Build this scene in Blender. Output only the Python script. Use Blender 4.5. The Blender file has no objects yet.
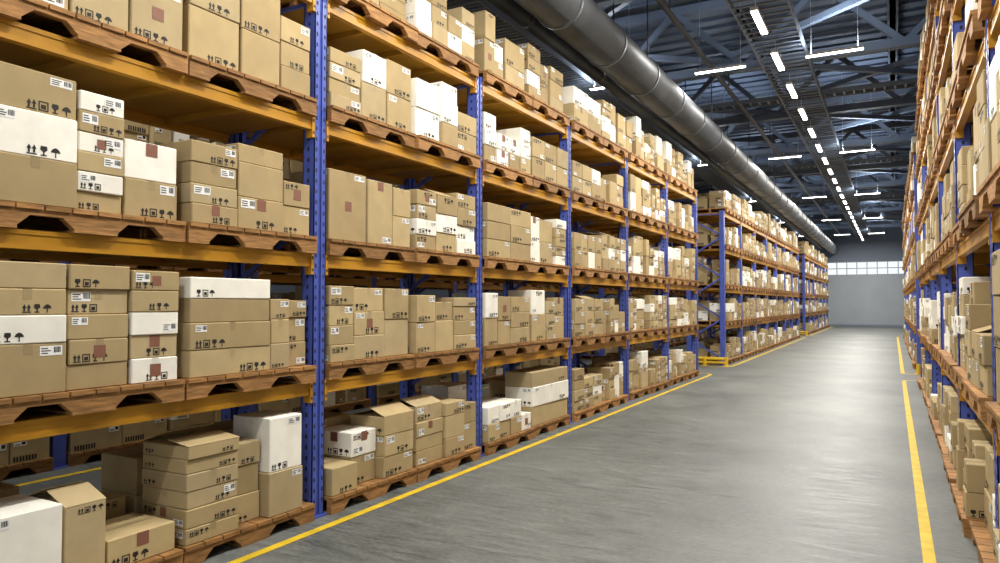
import bpy, math, random
import numpy as np
from mathutils import Vector, Matrix

# ---------------------------------------------------------------- helpers
class Buf:
    def __init__(s):
        s.v=[]; s.f=[]; s.m=[]; s.c=[]
    def poly(s, pts, mat=0, col=(1,1,1)):
        n=len(s.v); s.v.extend([tuple(p) for p in pts]); s.f.append(tuple(range(n,n+len(pts)))); s.m.append(mat); s.c.append(col)
    def hexa(s, P, mat=0, col=(1,1,1)):
        n=len(s.v); s.v.extend([tuple(p) for p in P])
        for q in ((0,3,2,1),(4,5,6,7),(0,1,5,4),(1,2,6,5),(2,3,7,6),(3,0,4,7)):
            s.f.append(tuple(n+i for i in q)); s.m.append(mat); s.c.append(col)
    def box(s,x0,x1,y0,y1,z0,z1,mat=0,col=(1,1,1)):
        s.hexa([(x0,y0,z0),(x1,y0,z0),(x1,y1,z0),(x0,y1,z0),(x0,y0,z1),(x1,y0,z1),(x1,y1,z1),(x0,y1,z1)],mat,col)
    def bar(s,p,q,w,h,mat=0,col=(1,1,1)):
        p=Vector(p); q=Vector(q); d=(q-p).normalized()
        up=Vector((0,0,1)) if abs(d.z)<0.95 else Vector((0,1,0))
        a=d.cross(up).normalized()*w/2; b=a.cross(d).normalized()*h/2
        s.hexa([p-a-b,p+a-b,q+a-b,q-a-b,p-a+b,p+a+b,q+a+b,q-a+b],mat,col)
    def tube(s,p,q,r,seg=10,mat=0,col=(1,1,1),caps=True):
        p=Vector(p); q=Vector(q); d=(q-p).normalized()
        up=Vector((0,0,1)) if abs(d.z)<0.95 else Vector((0,1,0))
        a=d.cross(up).normalized(); b=a.cross(d).normalized()
        n=len(s.v)
        for c in (p,q):
            for i in range(seg):
                t=2*math.pi*i/seg; s.v.append(tuple(c+a*math.cos(t)*r+b*math.sin(t)*r))
        for i in range(seg):
            j=(i+1)%seg; s.f.append((n+i,n+j,n+seg+j,n+seg+i)); s.m.append(mat); s.c.append(col)
        if caps:
            s.f.append(tuple(n+i for i in range(seg))[::-1]); s.m.append(mat); s.c.append(col)
            s.f.append(tuple(n+seg+i for i in range(seg))); s.m.append(mat); s.c.append(col)
    def mesh(s,name,mats,fix=True):
        me=bpy.data.meshes.new(name); me.from_pydata(s.v,[],s.f)
        for m in mats: me.materials.append(m)
        me.polygons.foreach_set('material_index',s.m)
        at=me.color_attributes.new('tint','FLOAT_COLOR','CORNER')
        ln=[len(f) for f in s.f]
        c=np.ones((len(s.f),4),dtype=np.float32); c[:,:3]=np.array(s.c,dtype=np.float32)
        c=np.repeat(c,ln,axis=0)
        at.data.foreach_set('color',c.ravel())
        me.update()
        return me
    def obj(s,name,mats,loc=(0,0,0)):
        o=bpy.data.objects.new(name,s.mesh(name,mats)); o.location=loc
        bpy.context.scene.collection.objects.link(o); return o

def link(name,me,loc,rz=0):
    o=bpy.data.objects.new(name,me); o.location=loc; o.rotation_euler=(0,0,rz)
    bpy.context.scene.collection.objects.link(o); return o

def mat(name,col,rough=.5,metal=0,spec=.5,noise=None,bump=None,emit=None,estr=0,tint=False):
    m=bpy.data.materials.new(name); m.use_nodes=True; nt=m.node_tree; N=nt.nodes; L=nt.links
    b=N['Principled BSDF']; b.inputs['Roughness'].default_value=rough; b.inputs['Metallic'].default_value=metal
    b.inputs['Specular IOR Level'].default_value=spec
    b.inputs['Base Color'].default_value=(*col,1)
    src=None
    if tint:
        a=N.new('ShaderNodeAttribute'); a.attribute_name='tint'; src=a.outputs['Color']
    if noise:
        sc,amt,stretch=noise
        g=N.new('ShaderNodeNewGeometry'); mp=N.new('ShaderNodeMapping'); mp.inputs['Scale'].default_value=stretch
        L.new(g.outputs['Position'],mp.inputs['Vector'])
        n=N.new('ShaderNodeTexNoise'); n.inputs['Scale'].default_value=sc; n.inputs['Detail'].default_value=6
        L.new(mp.outputs['Vector'],n.inputs['Vector'])
        mr=N.new('ShaderNodeMapRange'); mr.inputs['From Min'].default_value=.3; mr.inputs['From Max'].default_value=.7
        mr.inputs['To Min'].default_value=1-amt; mr.inputs['To Max'].default_value=1+amt
        L.new(n.outputs['Fac'],mr.inputs['Value'])
        vm=N.new('ShaderNodeVectorMath'); vm.operation='SCALE'
        if src: L.new(src,vm.inputs[0])
        else: vm.inputs[0].default_value=col
        L.new(mr.outputs[0],vm.inputs['Scale']); src=vm.outputs[0]
        if bump:
            bp=N.new('ShaderNodeBump'); bp.inputs['Strength'].default_value=bump; bp.inputs['Distance'].default_value=.01
            L.new(n.outputs['Fac'],bp.inputs['Height']); L.new(bp.outputs[0],b.inputs['Normal'])
    if src: L.new(src,b.inputs['Base Color'])
    if emit:
        b.inputs['Emission Color'].default_value=(*emit,1); b.inputs['Emission Strength'].default_value=estr
    return m

M_card=mat('cardboard',(.5,.35,.17),.8,0,.2,noise=(6,.07,(1,1,1)),tint=True)
M_tape=mat('packing_tape',(.42,.29,.14),.4,tint=True)
M_label=mat('paper_label',(.84,.84,.82),.6)
M_ink=mat('black_ink',(.012,.01,.008),.7)
M_brown=mat('brown_sticker',(.22,.09,.055),.6)
CM=[M_card,M_tape,M_label,M_ink,M_brown]
M_wood=mat('pallet_wood',(.40,.19,.07),.7,0,.3,noise=(5,.35,(1.5,1.5,12)),bump=.3,tint=True)
M_blue=mat('blue_steel',(.065,.10,.42),.38,.0,.5,noise=(4,.12,(1,1,1)))
M_orange=mat('orange_steel',(.47,.225,.014),.45,.0,.4,noise=(3,.10,(1,1,1)))
M_dark=mat('slot_dark',(.01,.012,.03),.8)
M_deck=mat('shelf_deck',(.36,.18,.014),.55,0,.3,noise=(3,.12,(1,1,1)))
RM=[M_blue,M_orange,M_dark,M_deck]
M_steel=mat('ceiling_steel',(.125,.15,.195),.6,.0,.3)
M_tray=mat('tray_galvanised',(.12,.135,.155),.5,.2)
M_duct=mat('duct_metal',(.075,.08,.088),.45,.35,noise=(2,.2,(1,1,1)))
M_roof=mat('roof_sheet',(.11,.14,.20),.6,.0)
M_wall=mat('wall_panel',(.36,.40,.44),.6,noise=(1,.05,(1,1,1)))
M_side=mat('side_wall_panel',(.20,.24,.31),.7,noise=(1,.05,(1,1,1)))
M_frame=mat('window_frame',(.35,.38,.42),.5)
M_tube=mat('light_tube',(1,1,1),.4,emit=(1,.97,.92),estr=14)
M_hous=mat('fixture_housing',(.5,.5,.5),.4)
M_yel=mat('yellow_floor_paint',(.60,.41,.02),.55,0,.3,noise=(5,.22,(1,1,1)))
M_yel2=mat('yellow_guard',(.70,.45,.02),.4)

# floor
def floor_mat():
    m=bpy.data.materials.new('concrete_floor'); m.use_nodes=True; nt=m.node_tree; N=nt.nodes; L=nt.links; b=N['Principled BSDF']
    b.inputs['Specular IOR Level'].default_value=.36
    g=N.new('ShaderNodeNewGeometry')
    def noise(scale,stretch,det=6,rot=0):
        mp=N.new('ShaderNodeMapping'); mp.inputs['Scale'].default_value=stretch; mp.inputs['Rotation'].default_value=(0,0,rot)
        L.new(g.outputs['Position'],mp.inputs['Vector'])
        n=N.new('ShaderNodeTexNoise'); n.inputs['Scale'].default_value=scale; n.inputs['Detail'].default_value=det
        n.inputs['Roughness'].default_value=.6
        L.new(mp.outputs['Vector'],n.inputs['Vector']); return n.outputs['Fac']
    a=noise(.5,(1,1,1)); s=noise(5,(.5,3.5,1),8); f=noise(30,(.6,2,1),5,.15)
    def mul(x,y): 
        k=N.new('ShaderNodeMath'); k.operation='MULTIPLY_ADD'; L.new(x,k.inputs[0]); k.inputs[1].default_value=y; return k
    m1=mul(a,.36); m1.inputs[2].default_value=0
    m2=mul(s,.38); L.new(m1.outputs[0],m2.inputs[2])
    m3=mul(f,.32); L.new(m2.outputs[0],m3.inputs[2])
    r=N.new('ShaderNodeValToRGB'); L.new(m3.outputs[0],r.inputs[0])
    r.color_ramp.elements[0].position=.41; r.color_ramp.elements[0].color=(.048,.053,.052,1)
    r.color_ramp.elements[1].position=.66; r.color_ramp.elements[1].color=(.185,.195,.182,1)
    L.new(r.outputs[0],b.inputs['Base Color'])
    rr=N.new('ShaderNodeMapRange'); L.new(s,rr.inputs['Value']); rr.inputs['From Min'].default_value=.3; rr.inputs['From Max'].default_value=.7
    rr.inputs['To Min'].default_value=.38; rr.inputs['To Max'].default_value=.60
    L.new(rr.outputs[0],b.inputs['Roughness'])
    bp=N.new('ShaderNodeBump'); bp.inputs['Strength'].default_value=.3; bp.inputs['Distance'].default_value=.01
    L.new(m3.outputs[0],bp.inputs['Height']); L.new(bp.outputs[0],b.inputs['Normal'])
    return m
M_floor=floor_mat()

WX0,WX1,WY0,WY1,CZ=-16,6,-6,62,9.2
b=Buf(); b.box(WX0-.3,WX1+.3,WY0,WY1+.3,-.2,0); b.obj('floor',[M_floor])
b=Buf(); b.box(WX0-.3,WX1+.3,WY0,WY1+.3,CZ,CZ+.2)
y=WY0+.3
while y<WY1-.2:
    b.box(WX0,WX1,y,y+.10,CZ-.06,CZ); y+=.6
b.obj('ceiling',[M_roof])
for nm,x0,x1 in (('wall_left',WX0-.3,WX0),('wall_right',WX1,WX1+.3)):
    b=Buf(); b.box(x0,x1,WY0,WY1,0,CZ); b.obj(nm,[M_side])
# far wall with window band opening
wz0,wz1=3.95,5.0
wx0,wx1=-6.6,1.8
b=Buf()
b.box(WX0,WX1,WY1,WY1+.3,0,wz0); b.box(WX0,WX1,WY1,WY1+.3,wz1,CZ,1)
b.box(WX0,wx0,WY1,WY1+.3,wz0,wz1); b.box(wx1,WX1,WY1,WY1+.3,wz0,wz1)
x=WX0
while x<WX1:
    b.box(x,x+.05,WY1-.03,WY1,0.1,wz0-.1); x+=.5
b.obj('wall_far',[M_wall,M_side])
b=Buf()
n=12
for i in range(n+1):
    xx=wx0+(wx1-wx0)*i/n; b.box(xx-.03,xx+.03,WY1+.02,WY1+.12,wz0,wz1)
for zz in (wz0+.03,(wz0+wz1)/2,wz1-.03): b.box(wx0,wx1,WY1+.03,WY1+.11,zz-.03,zz+.03)
b.obj('window_1',[M_frame])
b=Buf(); b.box(WX0,WX1,WY1-.05,WY1-.031,0,.15); b.obj('baseboard_far',[M_side])

# ---------------------------------------------------------------- pallets
PW,PD,PH=1.25,1.0,.14   # along aisle, depth
def pallet(buf,xf,dr,yc,z,rng):
    y0=yc-PW/2; y1=yc+PW/2
    t=rng.uniform(.62,1.0); 
    def C(): 
        k=t*rng.uniform(.85,1.1); return (.39*k,.195*k,.065*k)
    for a in (0,PD/2-.025,PD-.05):
        xa=xf+dr*a; xb=xf+dr*(a+.05)
        if xa>xb: xa,xb=xb,xa
        prof=[(0,0),(.17,0),(.24,.062),(.42,.062),(.49,0),(.76,0),(.83,.062),(1.01,.062),(1.08,0),(1.25,0),(1.25,.095),(0,.095)]
        col=C(); F=[(xa,y0+p[0],z+.018+p[1]) for p in prof]; G=[(xb,y0+p[0],z+.018+p[1]) for p in prof]
        buf.poly(F[::-1],0,col); buf.poly(G,0,col)
        k=len(prof)
        for i in range(k):
            j=(i+1)%k; buf.poly([F[i],F[j],G[j],G[i]],0,col)
    nb=8; w=PW/nb
    for i in range(nb):
        xa,xb=sorted((xf-dr*.012,xf+dr*(PD+.012)))
        buf.box(xa,xb,y0+i*w+.006,y0+(i+1)*w-.006,z+.113,z+PH,0,C())
    for p0,p1 in ((0,.17),(.49,.76),(1.08,1.25)):
        xa,xb=sorted((xf,xf+dr*PD)); buf.box(xa,xb,y0+p0,y0+p1,z,z+.018,0,C())

# ---------------------------------------------------------------- cartons
TAN=[(.42,.318,.165),(.39,.293,.15),(.45,.345,.18),(.43,.335,.187),(.365,.272,.14)]
WHT=(.88,.85,.76)
def carton(buf,x0,x1,y0,y1,z0,z1,col,yaw,lv,dr,rng,sticker=None,flaps=False):
    if x0>x1: x0,x1=x1,x0
    cx,cy=(x0+x1)/2,(y0+y1)/2; c,s=math.cos(yaw),math.sin(yaw)
    def T(x,y,z): return (cx+(x-cx)*c-(y-cy)*s, cy+(x-cx)*s+(y-cy)*c, z)
    if lv>=2:
        e=.006
        n=len(buf.v)
        X=(x0,x1);Y=(y0,y1);Z=(z0,z1)
        idx={}
        for i in (0,1):
            for j in (0,1):
                for k in (0,1):
                    sx=e if i==0 else -e; sy=e if j==0 else -e; sz=e if k==0 else -e
                    for ax,p in enumerate(((X[i],Y[j]+sy,Z[k]+sz),(X[i]+sx,Y[j],Z[k]+sz),(X[i]+sx,Y[j]+sy,Z[k]))):
                        idx[(i,j,k,ax)]=len(buf.v); buf.v.append(T(*p))
        def add(*q): buf.f.append(tuple(q)); buf.m.append(0); buf.c.append(col)
        for i in (0,1):
            add(*[idx[(i,j,k,0)] for j,k in ((0,0),(1,0),(1,1),(0,1))])
            add(*[idx[(j,i,k,1)] for j,k in ((0,0),(1,0),(1,1),(0,1))])
            add(*[idx[(j,k,i,2)] for j,k in ((0,0),(1,0),(1,1),(0,1))])
            for j in (0,1):
                add(idx[(i,j,0,0)],idx[(i,j,1,0)],idx[(i,j,1,1)],idx[(i,j,0,1)])
                add(idx[(i,0,j,0)],idx[(i,1,j,0)],idx[(i,1,j,2)],idx[(i,0,j,2)])
                add(idx[(0,i,j,1)],idx[(1,i,j,1)],idx[(1,i,j,2)],idx[(0,i,j,2)])
                for k in (0,1): add(idx[(i,j,k,0)],idx[(i,j,k,1)],idx[(i,j,k,2)])
    else:
        buf.hexa([T(x0,y0,z0),T(x1,y0,z0),T(x1,y1,z0),T(x0,y1,z0),T(x0,y0,z1),T(x1,y0,z1),T(x1,y1,z1),T(x0,y1,z1)],0,col)
    off=.0016 if lv>=2 else .004
    H=z1-z0
    if flaps:   # slightly lifted top flaps
        m=(x0+x1)/2
        for xe,lift in ((x0,rng.uniform(.03,.09)),(x1,rng.uniform(.03,.08))):
            buf.hexa([T(xe,y0,z1),T(xe,y1,z1),T(m+(xe-m)*.12,y1,z1+lift),T(m+(xe-m)*.12,y0,z1+lift),
                      T(xe,y0,z1+.005),T(xe,y1,z1+.005),T(m+(xe-m)*.12,y1,z1+lift+.005),T(m+(xe-m)*.12,y0,z1+lift+.005)],0,col)
    # faces: aisle face and -Y face: define mapping (u,v)->point
    xf=x1 if dr<0 else x0
    if dr<0:
        fA=lambda u,v,o=off: T(xf+o,y0+u,z0+v)
    else:
        fA=lambda u,v,o=off: T(xf-o,y1-u,z0+v)
    fB=lambda u,v,o=off: T(x0+u,y0-o,z0+v)
    WA,WB=y1-y0,x1-x0
    def rect(F,u0,u1,v0,v1,m,o=off,cl=(1,1,1)): buf.poly([F(u0,v0,o),F(u1,v0,o),F(u1,v1,o),F(u0,v1,o)],m,cl)
    tcol=tuple(k*.84 for k in col)
    # tape over top and down
    if rng.random()<.75:
        tw=.024
        if rng.random()<.5:
            m=(x0+x1)/2; buf.poly([T(m-tw,y0,z1+off),T(m+tw,y0,z1+off),T(m+tw,y1,z1+off),T(m-tw,y1,z1+off)],1,tcol)
            if lv>=2: rect(fB,WB/2-tw,WB/2+tw,H-min(.06,H*.4),H,1,off*.6,tcol)
        else:
            m=(y0+y1)/2; buf.poly([T(x0,m-tw,z1+off),T(x1,m-tw,z1+off),T(x1,m+tw,z1+off),T(x0,m+tw,z1+off)],1,tcol)
            if lv>=2: rect(fA,WA/2-tw,WA/2+tw,H-min(.06,H*.4),H,1,off*.6,tcol)
    for F,W,pr in ((fA,WA,.93),(fB,WB,.75)):
        if rng.random()>pr or W<.12: continue
        sz=min(.056,H*.32,W*.14)
        top=rng.random()<.15
        # icons
        if rng.random()<.76:
            u=rng.choice([W*.06,W*.94-4*sz*1.15]); u=max(.01,u); v=H-sz-.02 if top else .014
            kinds=rng.choice([(0,1,2),(0,3,1,2),(0,3,1,2),(1,3,2),(0,1,3)])
            if lv<2:
                for k in range(len(kinds)):
                    uu=u+k*sz*1.12
                    rect(F,uu,uu+sz*.38,v,v+sz,3); rect(F,uu+sz*.55,uu+sz*.9,v,v+sz,3)
            else:
                for k in kinds:
                    P=lambda pts: buf.poly([F(u+a*sz,v+bb*sz) for a,bb in pts],3)
                    if k==0:
                        P([(0,0),(1,0),(1,.12),(0,.12)])
                        for q in (0,.5):
                            P([(.14+q,.17),(.34+q,.17),(.34+q,.6),(.14+q,.6)]); P([(.0+q,.56),(.48+q,.56),(.24+q,1)])
                    elif k==1:
                        P([(.2,1),(.13,.62),(.40,.40),(.60,.40),(.87,.62),(.8,1)]); P([(.43,.1),(.57,.1),(.57,.45),(.43,.45)]); P([(.2,0),(.8,0),(.8,.12),(.2,.12)])
                    elif k==2:
                        P([(0,.5),(1,.5),(.9,.75),(.7,.93),(.5,1),(.3,.93),(.1,.75)]); P([(.44,.0),(.56,.0),(.56,.5),(.44,.5)])
                    else:
                        P([(0,0),(.12,0),(.12,1),(0,1)]);P([(.88,0),(1,0),(1,1),(.88,1)]);P([(.12,0),(.88,0),(.88,.12),(.12,.12)]);P([(.12,.88),(.88,.88),(.88,1),(.12,1)])
                        P([(.25,.22),(.75,.22),(.75,.66),(.25,.66)])
                    u+=sz*1.18
        # label
        if rng.random()<.6 and W>.2 and H>.1:
            lw=min(rng.uniform(.09,.14),W*.42); lh=min(rng.uniform(.04,.065),H*.45); u=rng.choice([W*.06,W*.94-lw,W*.94-lw]); v=H-lh-.016
            if top: v=.02
            rect(F,u,u+lw,v,v+lh,2,off*1.0)
            if lv>=2:
                o=off*1.7
                for q in range(3): rect(F,u+lw*.06,u+lw*rng.uniform(.35,.55),v+lh*(.2+.25*q),v+lh*(.30+.25*q),3,o)
                uu=u+lw*.62
                while uu<u+lw*.93:
                    ww=lw*rng.choice([.015,.03,.045]); rect(F,uu,uu+ww,v+lh*.3,v+lh*.9,3,o); uu+=ww+lw*.025
            else:
                rect(F,u+lw*.1,u+lw*.5,v+lh*.25,v+lh*.45,3,off*1.5); rect(F,u+lw*.6,u+lw*.9,v+lh*.3,v+lh*.9,3,off*1.5)
        if (sticker if sticker is not None else rng.random()<.06):
            q=min(.085,H*.5,W*.4); u=W*.5-q/2; v=H-q-.004 if rng.random()<.6 else H/2-q/2
            rect(F,u,u+q,v,v+q,4,off*1.2)

def pickcol(rng,k=None):
    if k=='w' : 
        t=rng.uniform(.94,1.04); return tuple(c*t for c in WHT)
    c=rng.choice(TAN); t=rng.uniform(.9,1.1); return tuple(q*t for q in c)

def stack(buf,xf,dr,yc,z,hmax,rng,lv,spec=None,ov=.0):
    y0=yc-PW/2+.02; Wt=PW-.04
    def column(ya,yb,a0,a1,hs,cols):
        zz=z
        for i,(h,k) in enumerate(zip(hs,cols)):
            jy=rng.uniform(0,.012); ja=rng.uniform(0,.022); g=.004
            last=i==len(hs)-1
            carton(buf,xf+dr*(a0+ja),xf+dr*(a1-g),ya+g+jy,yb-g-rng.uniform(0,.008),zz+.001,zz+h-.0005,pickcol(rng,k),rng.uniform(-.014,.014),lv,dr,rng,True if k=='r' else None,k=='o' or (last and rng.random()<.08 and h*1<.3 and zz+h<z+hmax-.1))
            zz+=h
    wt=lambda p=.13: 'w' if rng.random()<p else 't'
    if spec:
        ya=y0; tot=sum(s[0] for s in spec)
        for s in spec:
            w=s[0]*Wt/tot; ins=s[2] if len(s)>2 else rng.uniform(0,.03)
            d=rng.uniform(.42,.5)
            column(ya,ya+w,ins,ins+d,[q[0] for q in s[1]],[q[1] for q in s[1]])
            ya+=w
        front_d=.56
    else:
        style=rng.random()
        H=hmax*rng.uniform(.8,1)
        if style<.35:
            nc=rng.choice([2,3,3,4]); h=rng.uniform(.15,.28); rows=max(1,int(H/h)); wcol=wt(.2); 
            for i in range(nc):
                r=rows-(1 if rng.random()<.25 and rows>1 else 0)
                ww=Wt/nc; ins=rng.uniform(0,.015)
                column(y0+i*ww,y0+(i+1)*ww,ins,ins+.5,[h]*r,[wcol if wcol=='w' and j%3 else wt(.12) for j in range(r)])
        else:
            ya=y0; end=y0+Wt
            while end-ya>.2:
                w=rng.uniform(.24,.48)
                if end-ya-w<.2: w=end-ya
                hh=H*rng.uniform(.75,1) if rng.random()<.85 else H*rng.uniform(.45,.7); hs=[]
                base=rng.choice([.13,.18,.22,.3,.36])
                t=0
                while t<hh-.08:
                    h=base*rng.uniform(.85,1.15)
                    if t+h>hmax: h=hmax-t
                    if h<.07: break
                    hs.append(h); t+=h
                ins=rng.uniform(0,.09)
                column(ya,ya+w*rng.uniform(.93,1),ins,ins+rng.uniform(.38,.44),hs,[wt(.2) for _ in hs])
                ya+=w
        front_d=.56
    # back half
    ya=y0; end=y0+Wt
    while end-ya>.25:
        w=rng.uniform(.35,.6)
        if end-ya-w<.25: w=end-ya
        hh=hmax*rng.uniform(.65,1); hs=[];t=0; base=rng.uniform(.18,.32)
        while t+base<hh: hs.append(base); t+=base
        column(ya,ya+w,front_d+.0,.985,hs,[wt() for _ in hs]); ya+=w

T='t';W='w';R='r';O='o'
SPECS={ # (bay index in left row 1, level, side)
 (-1,0,0):[(.44,[(.50,W)],0.0),(.27,[(.46,O)],.0),(.5,[(.19,R)],.04)],
 (-1,0,1):[(.46,[(.11,T),(.13,T),(.12,T),(.12,T),(.10,T),(.09,O)],.0),(.28,[(.21,T),(.22,T),(.17,T)],.08),(.37,[(.34,T),(.42,W)],.0),(.10,[])],
 (-1,1,0):[(.46,[(.29,T),(.16,W),(.15,T),(.15,T)]),(.41,[(.15,T),(.15,R),(.15,T),(.15,T),(.15,T)]),(.37,[(.16,W),(.15,R),(.15,W),(.14,T),(.13,T)])],
 (-1,1,1):[(.76,[(.19,T),(.19,T),(.17,T),(.15,W)],0.),(.22,[(.2,T),(.19,T),(.16,T)]),(.25,[(.2,T),(.2,T),(.14,T)],.07)],
 (-1,2,0):[(.46,[(.27,T),(.26,W),(.24,T)],0.),(.29,[(.12,T),(.12,W),(.12,T),(.12,W),(.13,T),(.12,W)],.02),(.38,[(.25,T),(.25,W)],.03)],
 (-1,2,1):[(.44,[(.14,T),(.14,T),(.15,T),(.15,T)],0.),(.5,[(.24,T),(.26,T),(.14,T)]),(.34,[(.23,T),(.20,R)],.04)],
 (-1,3,0):[(.45,[(.38,T),(.3,T)]),(.4,[(.38,T),(.3,T)]),(.4,[(.4,R),(.3,T)])],
 (-1,3,1):[(.45,[(.38,T),(.34,T)]),(.4,[(.36,R),(.36,T)]),(.35,[(.2,T),(.2,T),(.2,T)])],
 (0,3,0):[(.42,[(.13,T),(.13,T),(.14,T),(.13,T)]),(.36,[(.34,T),(.3,W)]),(.4,[(.33,T),(.33,T)])],
 (0,3,1):[(.4,[(.3,W),(.3,W)]),(.3,[(.24,T),(.24,W),(.2,W)]),(.4,[(.22,T),(.22,T)])],
 (0,2,0):[(.5,[(.62,R)]),(.38,[(.6,R)]),(.3,[(.3,T),(.28,T)])],
 (0,2,1):[(.35,[(.15,T),(.16,W),(.15,T),(.15,T)]),(.4,[(.2,T),(.2,W),(.2,T)]),(.4,[(.16,W),(.16,W),(.2,T),(.16,T)])],
 (0,1,0):[(.34,[(.15,T),(.17,T),(.18,T),(.17,T)]),(.46,[(.22,T),(.22,T),(.22,T)]),(.4,[(.36,R),(.3,T)])],
 (0,1,1):[(.36,[(.32,T),(.28,T)]),(.36,[(.33,T),(.2,T)]),(.5,[(.16,T),(.16,T),(.16,T),(.1,T)])],
 (0,0,0):[(.34,[(.24,T)],.0),(.36,[(.26,T),(.22,W)],.08),(.48,[(.2,T),(.2,T),(.18,O)],.0)],
 (0,0,1):[(.5,[(.15,T),(.14,T),(.15,T),(.16,O)]),(.4,[(.2,T),(.24,T),(.14,T)]),(.3,[(.3,T),(.22,T)])],
 (1,1,0):[(.3,[(.34,T),(.3,W)]),(.3,[(.3,T),(.3,T)]),(.5,[(.2,T),(.2,T),(.2,T)])],
 (1,0,1):[(1.2,[(.26,T),(.26,W),(.2,T)],.0)],
}
# ---------------------------------------------------------------- racks
DEP=1.1; HP=.072; DP=.13
def rack(xf,dr,ys,levels,top,lv,idx0=0,specs=None,seed=1,wp=True,name='pallet_rack'):
    rng=random.Random(seed)
    R_=Buf()
    def bx(a0,a1,y0,y1,z0,z1,m):
        x0,x1=sorted((xf+dr*a0,xf+dr*a1)); R_.box(x0,x1,y0,y1,z0,z1,m)
    for y in ys:
        for a,sg in ((0,1),(DEP,-1)):
            if lv>=2:
                bx(a,a+sg*.008,y-HP,y-.018,0.01,top,0); bx(a,a+sg*.008,y+.018,y+HP,0.01,top,0); bx(a+sg*.014,a+sg*.020,y-.022,y+.022,0.01,top,0)
                bx(a,a+sg*DP,y-HP,y-HP+.008,.01,top,0); bx(a,a+sg*DP,y+HP-.008,y+HP,.01,top,0)
                bx(a+sg*(DP-.008),a+sg*DP,y-HP,y-.02,.01,top,0); bx(a+sg*(DP-.008),a+sg*DP,y+.02,y+HP,.01,top,0)
                z=.12
                while z<top-.05:
                    if a==0:
                        xo=xf-dr*.0012
                        for q in (-.046,.046):
                            pts=[(xo,y+q-.010,z),(xo,y+q+.010,z),(xo,y+q+.008,z+.032),(xo,y+q-.008,z+.032)]
                            R_.poly(pts,2)
                    xa=xf+dr*(a+sg*.055); xb=xf+dr*(a+sg*.078); yo=y-HP-.0012
                    R_.poly([(xa,yo,z),(xb,yo,z),(xb,yo,z+.035),(xa,yo,z+.035)],2)
                    z+=.09
            else:
                bx(a,a+sg*DP,y-HP,y+HP,.01,top,0)
            bx(a-sg*.03,a+sg*.16,y-.1,y+.1,0,.012,0)
        # bracing
        z=.15; fl=0
        P=lambda a,z:(xf+dr*a,y,z)
        R_.bar(P(.06,.15),P(DEP-.06,.15),.03,.03,0)
        while z+.6<top:
            p,q=(.06,DEP-.06) if fl==0 else (DEP-.06,.06)
            R_.bar(P(p,z),P(q,z+.6),.03,.045,0); z+=.6; fl^=1
        R_.bar(P(.06,top-.1),P(DEP-.06,top-.1),.03,.03,0)
    for i in range(len(ys)-1):
        ya,yb=ys[i]+HP,ys[i+1]-HP
        for zl in levels:
            for a0,a1 in ((.012,.062),(DEP-.062,DEP-.012)):
                bx(a0,a1,ya,yb,zl-.055,zl+.055,1)
            if lv>=2:
                bx(.006,.012,ya,yb,zl+.028,zl+.055,1); bx(.006,.012,ya,yb,zl-.055,zl-.028,1)
            for yy in (ya,yb):
                s0,s1=(yy,yy+.03) if yy==ya else (yy-.03,yy)
                bx(-.004,.070,s0,s1,zl-.12,zl+.05,1)
                bx(-.006,-.004,s0+.008,s0+.024,zl+.01,zl+.035,2); bx(-.006,-.004,s0+.008,s0+.024,zl-.09,zl-.07,2)
            bx(.062,DEP-.062,ya,yb,zl+.02,zl+.050,3)
            for k in range(1,4):
                yy=ya+(yb-ya)*k/4; bx(.062,DEP-.062,yy-.02,yy+.02,zl-.03,zl+.02,3)
    R_.obj(name,RM)
    allb=Buf(); allp=Buf()
    for i in range(len(ys)-1):
        ymid=(ys[i]+ys[i+1])/2
        for li in range(len(levels)+1):
            z=0 if li==0 else levels[li-1]+.055
            nz=(levels[li]-.055) if li<len(levels) else z+1.02
            hmax=nz-z-PH-.13
            if li==len(levels): hmax=.78
            for sd,yc in ((0,ymid-.634),(1,ymid+.634)):
                yc+=rng.uniform(-.003,.003)
                pf=xf-dr*.06+dr*rng.uniform(-.015,.03)
                sp=(specs or {}).get((i+idx0,li,sd))
                if lv<2 and rng.random()<.03: continue
                if lv>=2:
                    pb=Buf(); pallet(pb,0,dr,0,0,rng); 
                    pb.obj('wooden_pallet',[M_wood],(pf,yc,z+.0005))
                    sb=Buf(); stack(sb,0,dr,0,0,hmax if li else hmax*rng.uniform(.75,1),rng,lv,sp)
                    sb.obj('cardboard_box_stack',CM,(pf+dr*.01,yc,z+PH+.001))
                else:
                    pallet(allp,pf,dr,yc,z+.0005,rng); stack(allb,pf+dr*.01,dr,yc,z+PH+.001,hmax*(rng.uniform(.7,1) if li==0 else 1),rng,lv)
    if lv<2:
        allp.obj('wooden_pallets',[M_wood]); allb.obj('stacked_cardboard_boxes',CM)

XL,XR=-4.28,.53
LV=[1.085,2.16,3.32,4.40]
LR=[1.02,2.28,3.45,4.55,5.55]
B=2.7
seq=lambda s,n:[s+B*i for i in range(n+1)]
rack(XL,-1,seq(-.76,7),LV,4.50,2,idx0=-2,specs=SPECS,seed=11)
rack(XL,-1,seq(21.5,7),LV,4.50,1,seed=12)
rack(XL,-1,seq(43.4,6),LV,4.50,1,seed=13)
rack(XR,1,seq(2.56,6),LR,5.65,2,seed=21)
rack(XR,1,seq(21.5,8),LR,5.65,1,seed=22)
rack(-8.0,-1,seq(-.76,7),LV,4.50,1,seed=31)
rack(-8.0,-1,seq(21.5,7),LV,4.50,1,seed=32)

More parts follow.
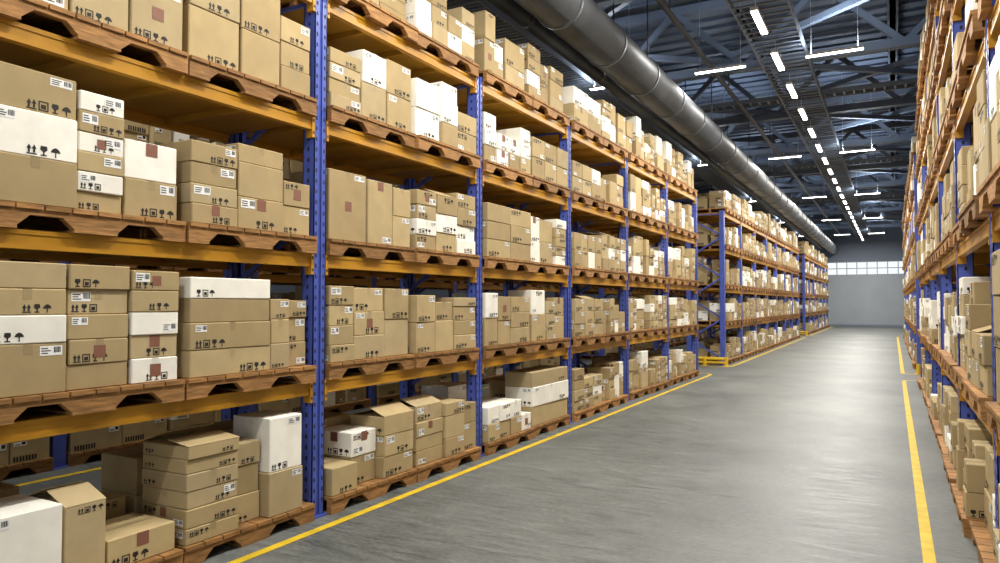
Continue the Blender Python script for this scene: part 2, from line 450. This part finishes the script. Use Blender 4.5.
# ---------------------------------------------------------------- floor lines
def ribbon(name,pts,w):
    b=Buf(); P=[Vector((p[0],p[1],0)) for p in pts]; L=[];Rr=[]
    for i,p in enumerate(P):
        d=((P[min(i+1,len(P)-1)]-P[max(i-1,0)])).normalized(); n=Vector((-d.y,d.x,0))*w/2
        L.append(p+n); Rr.append(p-n)
    for i in range(len(P)-1):
        b.poly([(Rr[i].x,Rr[i].y,.003),(Rr[i+1].x,Rr[i+1].y,.003),(L[i+1].x,L[i+1].y,.003),(L[i].x,L[i].y,.003)])
    return b.obj(name,[M_yel])
def uline(x,y0,y1,xb,open0=False,r=.35):
    s=1 if xb<x else -1
    pts=[]
    if not open0:
        pts+=[(xb,y0),(x-s*r,y0)]+[(x-s*r+s*r*math.sin(t),y0+r-r*math.cos(t)) for t in [math.pi/2*k/6 for k in range(1,7)]]
    else: pts.append((x,y0))
    pts+=[(x-s*r+s*r*math.cos(t),y1-r+r*math.sin(t)) for t in [math.pi/2*k/6 for k in range(7)]]+[(xb,y1)]
    return pts
ribbon('floor_marking_line',uline(-4.03,-5.5,18.75,-5.6,True),.08)
ribbon('floor_marking_line',uline(-4.03,20.9,41.0,-5.6),.09)
ribbon('floor_marking_line',uline(-4.03,42.8,60.5,-5.6),.09)
ribbon('floor_marking_line',uline(.20,-5.5,19.4,1.8,True),.08)
ribbon('floor_marking_line',uline(.20,20.9,43.9,1.8),.09)
ribbon('floor_marking_line',uline(-7.6,-5.5,18.75,-9.2,True),.09)

# yellow end guards
def guard(xa,xb,y):
    b=Buf()
    b.tube((xa,y,.20),(xb,y,.20),.045,12); b.tube((xa,y,.09),(xb,y,.09),.035,12)
    for x in (xa,(xa+xb)/2,xb):
        b.tube((x,y,0.01),(x,y,.25),.05,12); b.box(x-.09,x+.09,y-.09,y+.09,0,.012)
    b.obj('rack_end_guard_rail',[M_yel2])
guard(-5.4,-4.2,21.2); guard(-5.4,-4.2,43.1); guard(.55,1.7,21.2)

# ---------------------------------------------------------------- ceiling structure
ty=[-3.0+5*i for i in range(13)]
for y in ty:
    b=Buf(); zb,zt=7.2,8.75
    b.box(WX0,WX1,y-.11,y+.11,zb-.09,zb+.09); b.box(WX0,WX1,y-.1,y+.1,zt-.09,zt+.09)
    x=WX0+.3; k=0
    while x+1.6<WX1:
        p,q=((x,y,zb),(x+1.6,y,zt)) if k%2==0 else ((x,y,zt),(x+1.6,y,zb))
        b.bar(p,q,.13,.13); x+=1.6; k+=1
    b.obj('roof_truss',[M_steel])
for x in (-13.2,-9.7,-6.5,-3.2,0.1,3.4):
    b=Buf(); b.box(x-.07,x+.07,WY0,WY1,8.84,9.12); b.box(x-.12,x+.12,WY0,WY1,8.84,8.88)
    b.obj('roof_purlin',[M_steel])
b=Buf()
for i in range(len(ty)-1):
    for xa,xb in ((-9.7,-3.2),(-3.2,3.4)):
        ya,yb=ty[i],ty[i+1]
        b.bar((xa,ya,7.35),(xb,yb,7.35),.12,.12); b.bar((xb,ya,7.48),(xa,yb,7.48),.12,.12)
b.obj('roof_cross_bracing',[M_steel])
# cable trays
def tray(x,z,w,step,h=.09):
    b=Buf()
    for s in (-1,1): b.box(x+s*w/2-.015,x+s*w/2+.015,WY0,WY1-.1,z,z+h)
    y=WY0+.1
    while y<WY1-.2:
        b.box(x-w/2,x+w/2,y,y+.05,z+.01,z+.035); y+=step
    for y in ty:
        for s in (-1,1): b.bar((x+s*w/2,y,z+h),(x+s*w/2,y,7.1),.015,.015)
    b.obj('cable_tray',[M_tray])
tray(-1.9,6.80,.9,.26,.12); tray(-6.25,6.75,.7,.14,.14); tray(-8.6,6.75,.5,.3)
# cross trays
for y in (9.5,19.5,29.5,39.5,49.5):
    b=Buf()
    for s in (-1,1): b.box(-12,4,y+s*.2-.012,y+s*.2+.012,6.95,7.06)
    x=-12
    while x<4: b.box(x,x+.05,y-.2,y+.2,6.96,6.985); x+=.22
    b.obj('cross_cable_tray',[M_tray])
# duct
def duct(name,x,z,r,y0,y1,step,seg,m):
    b=Buf(); b.tube((x,y0,z),(x,y1,z),r,seg)
    y=y0+.5
    while y<y1: b.tube((x,y,z),(x,y+.06,z),r*1.05,seg); y+=step
    for yy in ty:
        if y0<yy<y1:
            for s in (-1,1): b.bar((x+s*r*.9,yy,z),(x+s*r*.9,yy,7.1),.02,.02)
    o=b.obj(name,[m])
    for p in o.data.polygons: p.use_smooth=len(p.vertices)==4
    return o
duct('ventilation_duct',-3.95,5.90,.34,WY0,WY1-.5,1.8,36,M_duct)
duct('ceiling_pipe',-3.3,6.78,.05,WY0,WY1-.5,3,14,M_duct)
duct('ceiling_pipe',-4.75,6.05,.13,WY0,WY1-.5,3,14,M_duct)

# ---------------------------------------------------------------- lights
def area(name,loc,sx,sy,p,col=(1,.965,.89)):
    l=bpy.data.lights.new(name,'AREA'); l.shape='RECTANGLE'; l.size=sx; l.size_y=sy; l.energy=p; l.color=col
    o=bpy.data.objects.new(name,l); o.location=loc; bpy.context.scene.collection.objects.link(o); return o
LZ=6.5
fb=Buf(); fb.box(-.06,.06,-.58,.58,.012,.07,0); fb.box(-.05,.05,-.56,.56,0,.012,1)
for s in (-.4,.4): fb.bar((0,s,.07),(0,s,.29),.012,.012,0)
me=fb.mesh('linear_light_fixture',[M_hous,M_tube])
k=-7; 
while True:
    y=12.6+2.24*k
    if y>WY1-1.5: break
    o=link('linear_light_fixture',me,(-1.9,y,LZ))
    if k%2==0:
        a=area('lamp',(0,0,-.01),.12,1.1,235 if y>6 else 165); a.parent=o
    k+=1
fc=Buf(); fc.box(-.5,.5,-.05,.05,.012,.06,0); fc.box(-.49,.49,-.045,.045,0,.012,1)
for s in (-.4,.4): fc.bar((s,0,.06),(s,0,2.69),.008,.008,0)
mc=fc.mesh('pendant_linear_light',[M_hous,M_tube])
for i,y in enumerate((4.8,14.8,24.8,34.8,44.8,54.8)):
    for x in (-.9,-3.0,-5.3,-7.2):
        o=link('pendant_linear_light',mc,(x,y,LZ))
        if x in(-.9,-3.0,-7.2):
            a=area('lamp',(0,0,-.01),.95,.09,150 if x<-7 else 90); a.parent=o
        if x in (-.9,-5.3):
            a=area('ceiling_fill',(0,0,.075),.95,.09,105,(.76,.87,1)); a.rotation_euler=(math.pi,0,0); a.parent=o  # cool upward fill added to brighten the ceiling, not part of the fixture

# ---------------------------------------------------------------- world, camera
w=bpy.data.worlds.new('World'); bpy.context.scene.world=w; w.use_nodes=True
w.node_tree.nodes['Background'].inputs[0].default_value=(.92,.97,1,1); w.node_tree.nodes['Background'].inputs[1].default_value=1.05
cam=bpy.data.cameras.new('Camera'); co=bpy.data.objects.new('Camera',cam); bpy.context.scene.collection.objects.link(co)
cam.sensor_width=36; cam.lens=25.92; cam.clip_end=200; cam.clip_start=.05
co.location=(0,0,1.80)
co.rotation_euler=(math.radians(90+1.71),0,math.radians(28.6))
bpy.context.scene.camera=co
bpy.context.scene.view_settings.view_transform='Standard'
bpy.context.scene.view_settings.look='None'
